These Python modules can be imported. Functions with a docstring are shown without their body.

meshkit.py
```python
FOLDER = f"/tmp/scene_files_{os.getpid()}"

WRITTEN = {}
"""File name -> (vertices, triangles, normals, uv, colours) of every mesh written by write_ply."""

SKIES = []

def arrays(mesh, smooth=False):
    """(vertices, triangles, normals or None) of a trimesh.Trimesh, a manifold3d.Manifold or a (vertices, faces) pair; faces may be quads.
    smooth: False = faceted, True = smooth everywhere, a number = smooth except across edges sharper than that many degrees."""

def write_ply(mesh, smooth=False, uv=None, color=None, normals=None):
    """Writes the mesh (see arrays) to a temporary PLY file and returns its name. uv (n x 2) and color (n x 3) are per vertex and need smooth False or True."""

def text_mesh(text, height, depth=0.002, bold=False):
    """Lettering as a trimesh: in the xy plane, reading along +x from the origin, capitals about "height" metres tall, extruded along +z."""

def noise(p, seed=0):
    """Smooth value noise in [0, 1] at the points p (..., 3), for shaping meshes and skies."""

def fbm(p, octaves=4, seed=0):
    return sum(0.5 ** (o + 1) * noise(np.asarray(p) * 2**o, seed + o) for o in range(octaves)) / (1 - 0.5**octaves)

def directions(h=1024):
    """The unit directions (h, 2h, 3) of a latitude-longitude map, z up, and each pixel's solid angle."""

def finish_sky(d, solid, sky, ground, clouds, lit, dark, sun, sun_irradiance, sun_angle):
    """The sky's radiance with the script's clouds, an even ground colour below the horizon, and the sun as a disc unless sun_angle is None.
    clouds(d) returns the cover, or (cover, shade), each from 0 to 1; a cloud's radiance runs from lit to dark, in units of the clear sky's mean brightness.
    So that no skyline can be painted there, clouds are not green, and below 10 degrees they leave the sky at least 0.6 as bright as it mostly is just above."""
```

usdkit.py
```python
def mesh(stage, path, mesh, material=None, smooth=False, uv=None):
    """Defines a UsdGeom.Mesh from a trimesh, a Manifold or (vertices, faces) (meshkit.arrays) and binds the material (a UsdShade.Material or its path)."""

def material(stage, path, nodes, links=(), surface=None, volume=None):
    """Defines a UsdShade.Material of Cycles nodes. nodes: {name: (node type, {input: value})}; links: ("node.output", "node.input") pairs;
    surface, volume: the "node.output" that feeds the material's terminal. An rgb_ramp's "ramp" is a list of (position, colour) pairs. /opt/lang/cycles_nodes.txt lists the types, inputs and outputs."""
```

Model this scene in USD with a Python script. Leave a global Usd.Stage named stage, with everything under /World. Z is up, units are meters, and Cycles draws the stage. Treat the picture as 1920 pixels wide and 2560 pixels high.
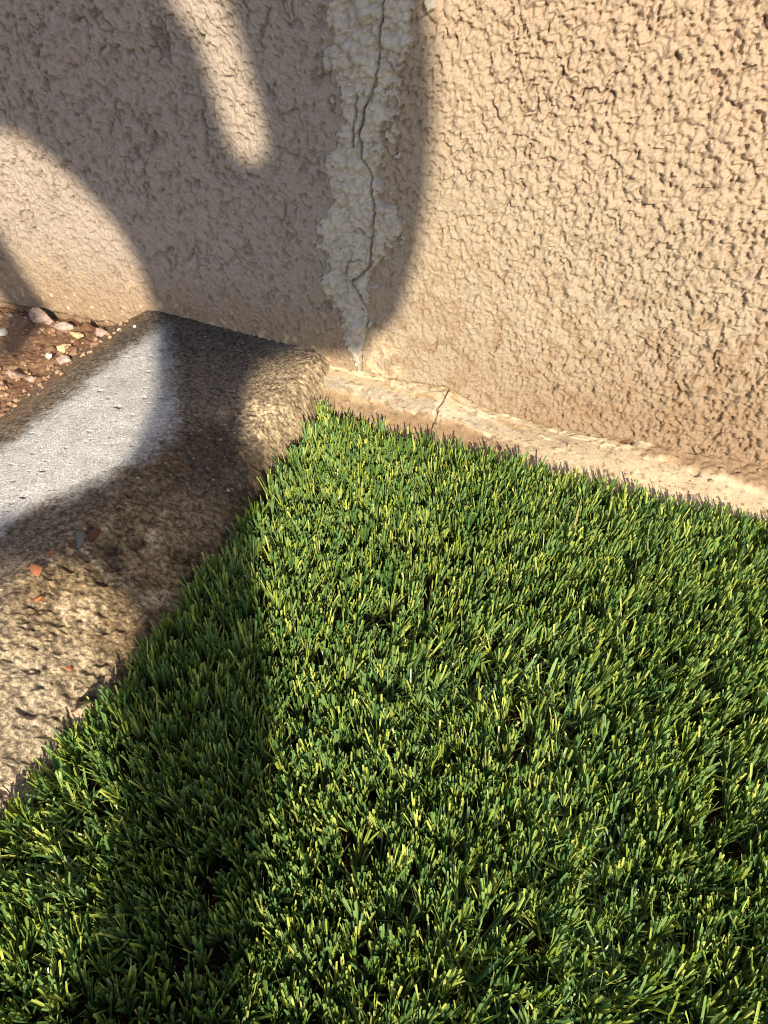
import math
import numpy as np
import trimesh
import shapely
from scipy.spatial import cKDTree
from pxr import Usd, UsdGeom, UsdShade, UsdLux, Gf, Sdf, Vt
import usdkit, meshkit

stage = Usd.Stage.CreateInMemory()
UsdGeom.SetStageUpAxis(stage, UsdGeom.Tokens.z)
UsdGeom.SetStageMetersPerUnit(stage, 1.0)
WORLD = UsdGeom.Xform.Define(stage, "/World")

# ------------------------------------------------------------------ camera, sky, sun, exposure
PITCH, ROLL, CAM_H = math.radians(43.0), math.radians(3.0), 0.6
fwd = np.array([0, math.cos(PITCH), -math.sin(PITCH)])
r0 = np.array([1.0, 0, 0]); u0 = np.cross(r0, fwd)
right = math.cos(ROLL) * r0 + math.sin(ROLL) * u0
up = -math.sin(ROLL) * r0 + math.cos(ROLL) * u0
cam = UsdGeom.Camera.Define(stage, "/World/camera")
M = Gf.Matrix4d(1)
for i, v in enumerate((right, up, -fwd, np.array([0, 0, CAM_H]))):
    M.SetRow3(i, Gf.Vec3d(*map(float, v)))
cam.AddTransformOp().Set(M)
cam.CreateHorizontalApertureAttr(36.0)
cam.CreateVerticalApertureAttr(48.0)
cam.CreateFocalLengthAttr(36.0 * 1925.0 / 1920.0)
cam.CreateClippingRangeAttr(Gf.Vec2f(0.02, 500.0))
cam.CreateExposureAttr(0.76)

SUN_AZ, SUN_EL = math.radians(6.5), math.radians(28.0)        # behind the camera, a little to its right
SUN = np.array([math.sin(SUN_AZ) * math.cos(SUN_EL), -math.cos(SUN_AZ) * math.cos(SUN_EL), math.sin(SUN_EL)])
sky = UsdLux.DomeLight.Define(stage, "/World/sky")
sky_mat = usdkit.material(stage, "/World/Looks/sky", {
    "sky": ("sky_texture", {"sky_type": "single_scattering", "sun_disc": False, "sun_elevation": SUN_EL, "sun_rotation": math.atan2(SUN[0], SUN[1]), "air_density": 1.0, "aerosol_density": 1.0, "ozone_density": 1.0}),
    "bg": ("background_shader", {"strength": 0.085})}, [("sky.color", "bg.color")], surface="bg.background")
UsdShade.MaterialBindingAPI.Apply(sky.GetPrim()).Bind(sky_mat)
sky.GetPrim().SetCustomDataByKey("kind", "structure")
sun = UsdLux.DistantLight.Define(stage, "/World/sun")
sun.CreateNormalizeAttr(True)
sun.CreateIntensityAttr(1.25)
sun.CreateAngleAttr(0.7)
sun.CreateColorAttr(Gf.Vec3f(1.0, 0.84, 0.58))
zax = SUN; xax = np.cross([0, 0, 1.0], zax); xax /= np.linalg.norm(xax); yax = np.cross(zax, xax)
M = Gf.Matrix4d(1)
for i, v in enumerate((xax, yax, zax)):
    M.SetRow3(i, Gf.Vec3d(*map(float, v)))
sun.AddTransformOp().Set(M)

# ------------------------------------------------------------------ helpers
RNG = np.random.default_rng(7)
def fbm(p, octaves=3, seed=0):
    return meshkit.fbm(np.asarray(p, float) + 37.0, octaves, seed)
def f2(x, y, scale, octaves=3, seed=0, ys=1.0):
    """fbm in [-1, 1] over a plane; scale = features per metre."""
    p = np.stack([x * scale, y * scale * ys, np.full_like(x, seed * 3.7)], -1)
    return fbm(p, octaves, seed) * 2 - 1
def sstep(a, b, x):
    t = np.clip((x - a) / (b - a), 0, 1)
    return t * t * (3 - 2 * t)
def lerp(a, b, t):
    return np.asarray(a) * (1 - np.asarray(t)[..., None]) + np.asarray(b) * np.asarray(t)[..., None]
def srgb(r, g, b):
    c = np.array([r, g, b]) / 255.0
    return np.where(c <= 0.04045, c / 12.92, ((c + 0.055) / 1.055) ** 2.4)
def prop(prim, label=None, category=None, group=None, kind=None):
    for k, v in (("label", label), ("category", category), ("group", group), ("kind", kind)):
        if v:
            prim.SetCustomDataByKey(k, v)
_used = {}
def name(path):
    n = _used.get(path, 0)
    _used[path] = n + 1
    return path if n == 0 else f"{path}_{n:03d}"
def xf(nm, loc=(0, 0, 0)):
    x = UsdGeom.Xform.Define(stage, name(f"/World/{nm}"))
    if any(loc):
        x.AddTranslateOp().Set(Gf.Vec3d(*map(float, loc)))
    return x.GetPrim()
def put(nm, mesh, mat, parent=None, smooth=False, tint=None):
    base = str(parent.GetPath()) if parent else "/World"
    m = usdkit.mesh(stage, name(f"{base}/{nm}"), mesh, mat, smooth=smooth)
    if tint is not None:
        UsdGeom.PrimvarsAPI(m).CreatePrimvar("tint", Sdf.ValueTypeNames.Color3fArray, "vertex").Set(Vt.Vec3fArray.FromNumpy(np.ascontiguousarray(tint.reshape(-1, 3), np.float32)))
    return m.GetPrim()
def grid_faces(ny, nx, flip=False):
    i = np.arange(ny * nx).reshape(ny, nx)
    a, b, c, d = i[:-1, :-1].ravel(), i[:-1, 1:].ravel(), i[1:, 1:].ravel(), i[1:, :-1].ravel()
    f = np.concatenate([np.stack([a, b, c], 1), np.stack([a, c, d], 1)])
    return f[:, ::-1] if flip else f
def axis(lo, hi, fine0, fine1, step, grow=1.35):
    """Coordinates from lo to hi, evenly fine between fine0 and fine1 and growing coarser outside."""
    mid = np.arange(fine0, fine1 + step / 2, step)
    def out(start, end):
        r, d, s = [], step, start
        while abs(s - end) > 1e-6:
            d *= grow
            s = min(s + d, end) if end > start else max(s - d, end)
            r.append(s)
        if len(r) > 1 and abs(r[-1] - r[-2]) < 1e-3:
            r.pop(-2)
        return np.array(r)
    lo_ = out(mid[0], lo)[::-1] if lo < mid[0] else np.zeros(0)
    hi_ = out(mid[-1], hi) if hi > mid[-1] else np.zeros(0)
    return np.concatenate([lo_, mid, hi_])
def domes(xs, ys, x0, y0, step, pts, rx, ry, h, power=0.5, base=0.0):
    """Maximum of many small rounded lumps on an even grid: xs, ys only give its shape."""
    H = np.full((len(ys), len(xs)), base)
    for (px, py), a, b, k in zip(pts, rx, ry, h):
        i0, i1 = int((px - a - x0) / step), int((px + a - x0) / step) + 2
        j0, j1 = int((py - b - y0) / step), int((py + b - y0) / step) + 2
        i0, j0, i1, j1 = max(i0, 0), max(j0, 0), min(i1, len(xs)), min(j1, len(ys))
        if i0 >= i1 or j0 >= j1:
            continue
        dx = (x0 + np.arange(i0, i1) * step - px) / a
        dy = (y0 + np.arange(j0, j1) * step - py) / b
        q = 1 - dx[None, :] ** 2 - dy[:, None] ** 2
        np.maximum(H[j0:j1, i0:i1], k * np.maximum(q, 0) ** power, out=H[j0:j1, i0:i1])
    return H
def seg_dist(px, py, line):
    """Distance to a polyline."""
    d = np.full(px.shape, 1e9)
    for (ax, ay), (bx, by) in zip(line[:-1], line[1:]):
        vx, vy = bx - ax, by - ay
        t = np.clip(((px - ax) * vx + (py - ay) * vy) / (vx * vx + vy * vy + 1e-12), 0, 1)
        d = np.minimum(d, np.hypot(px - ax - t * vx, py - ay - t * vy))
    return d

# ------------------------------------------------------------------ materials
def tinted(nm, rough=0.85, spec=0.3, grain=900.0, amount=0.25, bump=0.0004, bump_scale=700.0, dark=None):
    """Colour from the mesh's own tint, with fine procedural grain and relief."""
    nodes = {
        "at": ("attribute", {"attribute": "tint"}),
        "geo": ("geometry", {}),
        "n1": ("noise_texture", {"scale": grain, "detail": 3.0, "roughness": 0.6}),
        "r1": ("map_range", {"from_min": 0.3, "from_max": 0.7, "to_min": 1.0 - amount, "to_max": 1.0 + amount, "clamp": True}),
        "v1": ("vector_math", {"math_type": "scale"}),
        "n2": ("noise_texture", {"scale": bump_scale, "detail": 2.0, "roughness": 0.6}),
        "bm": ("bump", {"strength": 0.6, "distance": bump}),
        "p": ("principled_bsdf", {"roughness": rough, "specular_ior_level": spec}),
    }
    links = [("geo.position", "n1.vector"), ("geo.position", "n2.vector"), ("n1.fac", "r1.value"), ("at.color", "v1.vector1"), ("r1.result", "v1.scale"),
             ("v1.vector", "p.base_color"), ("n2.fac", "bm.height"), ("bm.normal", "p.normal")]
    return usdkit.material(stage, f"/World/Looks/{nm}", nodes, links, surface="p.BSDF")
def plain(nm, color, rough=0.8, spec=0.3, grain=300.0, amount=0.35, color2=None, bump=0.0005, bump_scale=400.0):
    c = np.asarray(color); c2 = np.asarray(color2) if color2 is not None else c * (1 - amount)
    nodes = {
        "tc": ("texture_coordinate", {}),
        "n1": ("noise_texture", {"scale": grain, "detail": 4.0, "roughness": 0.65}),
        "rp": ("rgb_ramp", {"ramp": [(0.0, tuple(c2)), (0.38, tuple(c2)), (0.62, tuple(c)), (1.0, tuple(c))]}),
        "n2": ("noise_texture", {"scale": bump_scale, "detail": 3.0}),
        "bm": ("bump", {"strength": 0.7, "distance": bump}),
        "p": ("principled_bsdf", {"roughness": rough, "specular_ior_level": spec})}
    links = [("tc.object", "n1.vector"), ("tc.object", "n2.vector"), ("n1.fac", "rp.fac"), ("rp.color", "p.base_color"), ("n2.fac", "bm.height"), ("bm.normal", "p.normal")]
    return usdkit.material(stage, f"/World/Looks/{nm}", nodes, links, surface="p.BSDF")
def blade_mat(nm, c0, c1, trans, rough, tw):
    """Plastic blade: colour varies from blade to blade; some light comes through."""
    nodes = {
        "geo": ("geometry", {}), "oi": ("object_info", {}),
        "ad": ("math", {"math_type": "add"}), "fr": ("math", {"math_type": "fraction"}),
        "rp": ("rgb_ramp", {"ramp": [(0.0, c0), (1.0, c1)]}),
        "p": ("principled_bsdf", {"roughness": rough, "specular_ior_level": 0.5}),
        "tr": ("translucent_bsdf", {"color": trans}),
        "mx": ("mix_closure", {"fac": tw})}
    links = [("geo.random_per_island", "ad.value1"), ("oi.random", "ad.value2"), ("ad.value", "fr.value1"), ("fr.value", "rp.fac"), ("rp.color", "p.base_color"),
             ("p.BSDF", "mx.closure1"), ("tr.BSDF", "mx.closure2")]
    return usdkit.material(stage, f"/World/Looks/{nm}", nodes, links, surface="mx.closure")

def stucco_mat():
    nodes = {
        "at": ("attribute", {"attribute": "tint"}), "ar": ("attribute", {"attribute": "outer"}), "geo": ("geometry", {}),
        "n1": ("noise_texture", {"scale": 650.0, "detail": 3.0, "roughness": 0.6}),
        "r1": ("map_range", {"from_min": 0.3, "from_max": 0.7, "to_min": 0.83, "to_max": 1.17, "clamp": True}),
        "v1": ("vector_math", {"math_type": "scale"}),
        "n2": ("noise_texture", {"scale": 480.0, "detail": 2.0, "roughness": 0.6}),
        "bm": ("bump", {"strength": 0.6, "distance": 0.0022}),
        "n3": ("noise_texture", {"scale": 95.0, "detail": 4.0, "roughness": 0.62, "distortion": 0.6}),
        "r3": ("map_range", {"from_min": 0.38, "from_max": 0.56, "to_min": 0.0, "to_max": 1.0, "clamp": True}),
        "mu": ("math", {"math_type": "multiply"}),
        "b3": ("bump", {"strength": 1.0, "distance": 0.006}),
        "p": ("principled_bsdf", {"roughness": 0.75, "specular_ior_level": 0.3})}
    links = [("geo.position", "n1.vector"), ("geo.position", "n2.vector"), ("geo.position", "n3.vector"), ("n1.fac", "r1.value"), ("at.color", "v1.vector1"), ("r1.result", "v1.scale"),
             ("v1.vector", "p.base_color"), ("n3.fac", "r3.value"), ("r3.result", "mu.value1"), ("ar.fac", "mu.value2"), ("mu.value", "b3.height"), ("n2.fac", "bm.height"),
             ("b3.normal", "bm.normal"), ("bm.normal", "p.normal")]
    return usdkit.material(stage, "/World/Looks/stucco", nodes, links, surface="p.BSDF")
M_stucco = stucco_mat()
M_patch = tinted("mortar_patch", rough=0.9, spec=0.2, grain=800, amount=0.2, bump=0.0018, bump_scale=600)
M_curb = tinted("curb_concrete", rough=0.7, spec=0.35, grain=620, amount=0.55, bump=0.0020, bump_scale=700)
M_ledge = tinted("ledge_mortar", rough=0.85, spec=0.25, grain=800, amount=0.22, bump=0.0014, bump_scale=650)
M_soil = tinted("soil", rough=0.95, spec=0.1, grain=900, amount=0.4, bump=0.0010, bump_scale=700)
M_green = blade_mat("blade_green", (0.070, 0.155, 0.048), (0.21, 0.35, 0.13), (0.12, 0.24, 0.04), 0.27, 0.15)
M_lime = blade_mat("blade_lime", (0.20, 0.30, 0.045), (0.50, 0.57, 0.16), (0.32, 0.39, 0.05), 0.30, 0.18)
M_thatch = blade_mat("blade_thatch", (0.045, 0.040, 0.012), (0.13, 0.10, 0.03), (0.08, 0.06, 0.02), 0.6, 0.15)
M_backing = plain("turf_backing", (0.045, 0.030, 0.016), rough=0.95, spec=0.1, grain=260, color2=(0.016, 0.011, 0.006), bump=0.001)

# ------------------------------------------------------------------ layout (metres; the camera stands over the origin)
CORNER = np.array([-0.039, 0.877, 0.0])
DL = np.array([math.cos(math.radians(167)), math.sin(math.radians(167)), 0])
DR = np.array([math.cos(math.radians(-18)), math.sin(math.radians(-18)), 0])
NL = np.array([-DL[1], DL[0], 0]); NL = NL if NL[1] < 0 else -NL
NR = np.array([-DR[1], DR[0], 0]); NR = NR if NR[1] < 0 else -NR
CURB_O = np.array([-0.0787, 0.868, 0.0])                         # where the curb's front foot meets the wall
CURB_U = np.array([-0.928, 0.372, 0.0])                          # across the curb, away from the turf
CURB_V = np.array([-0.372, -0.928, 0.0])                         # along the curb, towards the viewer
SOIL_Z = 0.036
LEDGE_S = np.array([-0.12, 0.0, 0.054, 0.119, 0.16, 0.203, 0.27, 0.367, 0.416, 0.515, 0.8, 3.0])
LEDGE_Z = np.array([0.035, 0.035, 0.034, 0.038, 0.026, 0.020, 0.020, 0.029, 0.029, 0.034, 0.034, 0.034])
def ledge_top(s):
    return np.interp(s, LEDGE_S, LEDGE_Z)

# ------------------------------------------------------------------ ground
g = np.array([[-30, -30, -0.012], [30, -30, -0.012], [30, 30, -0.012], [-30, 30, -0.012]], float)
prop(put("ground", (g, np.array([[0, 1, 2], [0, 2, 3]])), plain("ground", (0.13, 0.12, 0.10), grain=14, color2=(0.10, 0.092, 0.075), rough=0.95, spec=0.1, bump=0.004, bump_scale=60)), kind="structure")

# ------------------------------------------------------------------ stucco walls
STEP = 0.0012
def stucco_relief(xs, zs, seed, coarse):
    """Sprayed and knocked-down stucco on an even grid (metres): lumps that overlap, pits and torn edges between them. coarse(x, z) scales the lumps."""
    rng = np.random.default_rng(seed)
    X, Z = np.meshgrid(xs, zs)
    x0, z0, x1, z1 = xs[0], zs[0], xs[-1], zs[-1]
    area = (x1 - x0) * (z1 - z0)
    H = np.zeros_like(X)
    # uneven hand-applied ground coat, with torn steps (terraces of a warped noise)
    wx = X + 0.006 * f2(X, Z, 95, 2, seed + 1); wz = Z + 0.006 * f2(X, Z, 95, 2, seed + 2)
    C = coarse(X, Z)
    t = f2(wx, wz, 125, 3, seed + 3, ys=0.6)
    k = t * 2.6 + 5
    H += 0.0017 * (np.floor(k) + sstep(0.30, 0.48, k - np.floor(k)) - 5) / 2.0 * C
    k2 = f2(wx, wz, 230, 2, seed + 4, ys=0.7) * 1.8 + 5
    H += 0.0014 * (np.floor(k2) + sstep(0.25, 0.5, k2 - np.floor(k2)) - 5) / 1.4 * (0.35 + 0.65 * C)
    # lumps, then grains
    def spray(spacing, rad, h0, h1, s2):
        rg = np.random.default_rng(s2)
        n = int(area / spacing ** 2)
        pts = rg.uniform((x0, z0), (x1, z1), (n, 2))
        c = coarse(pts[:, 0], pts[:, 1])
        keep = rg.random(n) < 0.9 / np.maximum(c, 0.7)
        pts, c = pts[keep], c[keep]
        r = rg.lognormal(math.log(rad), 0.38, len(pts)) * (0.38 + 0.70 * c)
        return domes(xs, zs, x0, z0, STEP, pts, r, r * rg.uniform(0.8, 1.7, len(pts)), r * rg.uniform(h0, h1, len(pts)) * np.clip(c, 0.5, 1.25), 0.6)
    H += spray(0.0030, 0.0020, 0.5, 1.1, seed + 20) * (0.75 + 0.35 * sstep(-0.2, 0.2, t))
    H += 1.0 * spray(0.0022, 0.0014, 0.5, 1.2, seed + 21)
    H += 0.0011 * f2(X, Z, 400, 2, seed + 6)
    # torn crevices and pits
    v1 = np.abs(f2(wx, wz, 66, 2, seed + 8, ys=0.42)); m1 = sstep(0.02, 0.25, f2(X, Z, 34, 2, seed + 9))
    H -= 0.0055 * sstep(0.042, 0.010, v1) * m1 * np.clip(C, 0.3, 1.2)
    H -= 0.0038 * sstep(0.12, 0.32, f2(wx, wz, 250, 2, seed + 10, ys=0.8)) * np.clip(C, 0.45, 1.2)
    # knocked-down tops
    top = 0.0034 * np.clip(C, 0.4, 1.2) + 0.0012 * f2(X, Z, 28, 2, seed + 30) + 0.0005 * f2(X, Z, 300, 2, seed + 31)
    H = np.where(H > top, top + (H - top) * 0.6, H)
    return H
def build_wall(nm, d, n, far, xs_fine, zs_fine, seed, coarse, color, bottom, label):
    fx = np.arange(xs_fine[0], xs_fine[1] + STEP / 2, STEP); fz = np.arange(zs_fine[0], zs_fine[1] + STEP / 2, STEP)
    xs = np.unique(np.concatenate([fx, axis(fx[-1], far, fx[-1], fx[-1], STEP, 1.5)[1:]]))
    zs = np.unique(np.concatenate([fz, axis(fz[-1], 1.9, fz[-1], fz[-1], STEP, 1.5)[1:]]))
    H = np.zeros((len(zs), len(xs)))
    R = stucco_relief(fx, fz, seed, coarse)
    FX, FZ = np.meshgrid(fx, fz)
    R = R * sstep(xs_fine[1], xs_fine[1] - 0.05, FX) * sstep(zs_fine[1], zs_fine[1] - 0.05, FZ) * (0.35 + 0.65 * sstep(0.0, 0.02, FX)) 
    H[: len(fz), : len(fx)] = R
    X, Z = np.meshgrid(xs, zs)
    H = H + bottom(X, Z)
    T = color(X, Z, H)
    V = CORNER + X[..., None] * d + Z[..., None] * np.array([0, 0, 1.0]) + H[..., None] * n
    ny, nx = X.shape
    verts = V.reshape(-1, 3); tint = T.reshape(-1, 3)
    flip = np.dot(np.cross(d, [0, 0, 1.0]), n) < 0
    faces = grid_faces(ny, nx, flip)
    # back, ends and top close the slab
    ring = np.concatenate([np.arange(nx), np.arange(1, ny) * nx + nx - 1, (ny - 1) * nx + np.arange(nx - 2, -1, -1), np.arange(ny - 2, 0, -1) * nx])
    back = verts[ring] - (0.15 * n)
    k = len(verts); m = len(ring)
    i = np.arange(m); j = (i + 1) % m
    side = np.concatenate([np.stack([ring[i], k + i, ring[j]], 1), np.stack([ring[j], k + i, k + j], 1)])
    cen = k + m
    fan = np.stack([k + j, k + i, np.full(m, cen)], 1)
    if not flip:
        side, fan = side, fan
    else:
        side, fan = side[:, ::-1], fan[:, ::-1]
    verts = np.vstack([verts, back, back.mean(0)]); tint = np.vstack([tint, np.repeat(tint[:1], m + 1, 0)])
    root = xf(nm)
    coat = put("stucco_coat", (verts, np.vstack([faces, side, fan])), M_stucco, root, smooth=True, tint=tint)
    outer = np.maximum(sstep(xs_fine[1] - 0.06, xs_fine[1], X), sstep(zs_fine[1] - 0.06, zs_fine[1], Z)).ravel()
    outer = np.concatenate([outer, np.zeros(m + 1)]).astype(np.float32)
    UsdGeom.PrimvarsAPI(coat).CreatePrimvar("outer", Sdf.ValueTypeNames.FloatArray, "vertex").Set(Vt.FloatArray.FromNumpy(outer))
    prop(root, label, "wall")
    return root

def col_right(X, Z, H):
    base = np.array([0.335, 0.276, 0.222])
    T = np.broadcast_to(base, X.shape + (3,)).copy()
    big = f2(X, Z, 9, 3, 21)
    T *= (1 + 0.07 * big)[..., None]
    T = lerp(T, np.array([0.376, 0.276, 0.212]), 0.6 * sstep(0.25, 0.5, Z + 0.3 * X - 0.06 + 0.05 * big))     # rosier high on the right
    zl = Z - ledge_top(X)
    low = sstep(0.16, 0.0, zl - 0.20 * (X - 0.25) + 0.045 * f2(X, Z, 26, 3, 22)) * sstep(0.02, 0.30, X + 0.03 * big)
    T = lerp(T, np.array([0.232, 0.160, 0.108]), 0.75 * low)
    grime = sstep(0.05, 0.35, f2(X, Z, 75, 3, 23)) * sstep(0.24, 0.05, zl - 0.25 * X)
    T = lerp(T, np.array([0.248, 0.168, 0.108]), 0.55 * grime)
    pale = sstep(0.10, 0.35, f2(X, Z, 60, 3, 24)) * sstep(0.10, 0.02, X) * sstep(0.14, 0.06, Z)
    T = lerp(T, np.array([0.528, 0.432, 0.304]), 0.8 * pale)
    T = lerp(T, T * np.array([0.76, 0.71, 0.67]), 0.8 * sstep(-0.0002, -0.0030, H - 0.001))                 # darker in the pits
    return T
def col_left(X, Z, H):
    base = np.array([0.312, 0.270, 0.248])
    T = np.broadcast_to(base, X.shape + (3,)).copy()
    big = f2(X, Z, 10, 3, 31)
    T *= (1 + 0.06 * big)[..., None]
    low = sstep(0.17, 0.05, Z + 0.03 * f2(X, Z, 30, 3, 32))
    T = lerp(T, np.array([0.272, 0.196, 0.132]), 0.8 * low)
    spk = sstep(0.28, 0.5, f2(X, Z, 130, 3, 33)) * sstep(0.16, 0.05, Z + 0.02 * big)
    T = lerp(T, np.array([0.496, 0.400, 0.272]), 0.75 * spk)
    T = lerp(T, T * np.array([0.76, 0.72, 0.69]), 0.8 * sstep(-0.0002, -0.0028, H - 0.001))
    return T
def bottom_right(X, Z):
    zl = ledge_top(X) + 0.0025 * f2(X, Z, 90, 2, 41) + 0.004 * f2(X, Z, 22, 2, 42)
    return -0.005 * sstep(0.003, -0.002, Z - zl) + 0.002 * sstep(0.02, 0.0, Z - zl) * sstep(0.2, 0.35, X)
def bottom_left(X, Z):
    return -0.006 * sstep(0.006, -0.002, Z - 0.038 - 0.004 * f2(X, Z, 40, 2, 43)) * sstep(0.33, 0.38, X)
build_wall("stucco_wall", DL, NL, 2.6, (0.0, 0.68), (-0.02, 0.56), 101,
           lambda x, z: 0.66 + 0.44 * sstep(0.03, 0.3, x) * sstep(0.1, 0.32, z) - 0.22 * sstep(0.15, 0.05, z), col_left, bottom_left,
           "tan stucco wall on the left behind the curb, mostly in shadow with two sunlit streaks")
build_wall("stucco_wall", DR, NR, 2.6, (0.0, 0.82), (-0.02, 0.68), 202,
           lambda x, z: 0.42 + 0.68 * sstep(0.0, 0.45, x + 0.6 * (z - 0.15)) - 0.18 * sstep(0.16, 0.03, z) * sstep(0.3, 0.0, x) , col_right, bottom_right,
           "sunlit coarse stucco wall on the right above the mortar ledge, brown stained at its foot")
WALL = stage.GetPrimAtPath("/World/stucco_wall")

# mortar patch down the joint (x < 0 lies on the left wall, x > 0 on the right one)
PL = np.array([(0.62, -0.037), (0.451, -0.037), (0.431, -0.037), (0.406, -0.045), (0.382, -0.031), (0.364, -0.022), (0.331, -0.031), (0.301, -0.044), (0.288, -0.045), (0.259, -0.031), (0.227, -0.055), (0.19, -0.043), (0.158, -0.049), (0.138, -0.041), (0.107, -0.028), (0.074, -0.02), (0.04, -0.006)])[::-1]
PR = np.array([(0.62, 0.046), (0.458, 0.046), (0.438, 0.041), (0.425, 0.044), (0.402, 0.025), (0.37, 0.028), (0.35, 0.023), (0.326, 0.019), (0.292, 0.018), (0.266, 0.017), (0.261, 0.040), (0.244, 0.044), (0.213, 0.030), (0.171, 0.002), (0.146, 0.004), (0.113, 0.007), (0.059, 0.001), (0.04, 0.0)])[::-1]
CRACK = [(0.017, 0.62), (0.017, 0.456), (0.013, 0.429), (0.014, 0.415), (0.012, 0.39), (-0.002, 0.358), (-0.007, 0.334), (-0.002, 0.308), (0.009, 0.291), (0.008, 0.273), (0.014, 0.252), (0.011, 0.237), (0.01, 0.218), (0.010, 0.188), (-0.013, 0.164), (-0.002, 0.145), (0.009, 0.12), (0.006, 0.096), (0.001, 0.06), (0.0, 0.038)]
st = 0.0011
xs = np.arange(-0.10, 0.085, st); zs = np.arange(0.036, 0.58, st)
X, Z = np.meshgrid(xs, zs)
rng = np.random.default_rng(5)
jit = 0.003 + 0.014 * f2(X, Z, 50, 3, 51) + 0.011 * f2(X, Z, 190, 3, 52)
a = X - np.interp(Z, PL[:, 0], PL[:, 1]) + jit
b = np.interp(Z, PR[:, 0], PR[:, 1]) - X + jit
inside = np.minimum(a, b)
crumbs = 0.004 * sstep(0.22, 0.42, f2(X, Z, 130, 3, 53)) * sstep(-0.024, -0.004, inside) * 2.6 - 0.0
core = np.maximum(sstep(-0.0015, 0.0045, inside), sstep(0.004, 0.007, crumbs) * 0.75)
n = 9000
pts = rng.uniform((xs[0], zs[0]), (xs[-1], zs[-1]), (n, 2)); r = rng.lognormal(math.log(0.0026), 0.4, n)
D = domes(xs, zs, xs[0], zs[0], st, pts, r, r * rng.uniform(0.8, 1.2, n), r * rng.uniform(0.6, 1.3, n), 0.6)
H = -0.008 + core * (0.0125 + 0.004 * f2(X, Z, 40, 3, 54) + D * 1.25 + 0.0008 * f2(X, Z, 420, 2, 55) - 0.004 * sstep(0.12, 0.4, f2(X, Z, 95, 3, 66)))
cx = X + 0.0022 * f2(X, Z, 120, 3, 56); cz = Z + 0.002 * f2(X, Z, 140, 2, 57)
dc = seg_dist(cx, cz, CRACK)
w = 0.0008 + 0.0010 * f2(X * 0, Z, 60, 2, 58)
H -= 0.009 * sstep(w + 0.0008, w * 0.45, dc)
side_cracks = np.minimum(seg_dist(cx, cz, [(0.010, 0.218), (-0.006, 0.232)]), seg_dist(cx, cz, [(0.0, 0.195), (-0.018, 0.19), (-0.022, 0.17)]))
side_cracks = np.minimum(side_cracks, seg_dist(cx, cz, [(-0.010, 0.37), (-0.013, 0.345), (-0.014, 0.32)]))
H -= 0.005 * sstep(0.0018, 0.0007, side_cracks)
T = np.broadcast_to(np.array([0.47, 0.432, 0.388]), X.shape + (3,)).copy()
T *= (1 + 0.12 * f2(X, Z, 25, 3, 59) + 0.10 * f2(X, Z, 260, 2, 60))[..., None]
chalk = sstep(0.016, 0.004, seg_dist(cx, cz, [(0.017, 0.40), (0.012, 0.38)])) + sstep(0.014, 0.003, seg_dist(cx, cz, [(-0.004, 0.165), (0.012, 0.135), (0.014, 0.10)])) + 0.7 * sstep(0.006, 0.002, seg_dist(cx, cz, [(0.008, 0.28), (0.013, 0.262)]))
T = lerp(T, np.array([0.14, 0.11, 0.085]), 0.85 * np.maximum(sstep(w + 0.0003, w * 0.5, dc), 0.7 * sstep(0.0015, 0.0006, side_cracks)))
T = lerp(T, np.array([0.52, 0.50, 0.45]), 0.8 * np.clip(chalk, 0, 1) * sstep(-0.2, 0.2, f2(X, Z, 110, 3, 61)))
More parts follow.
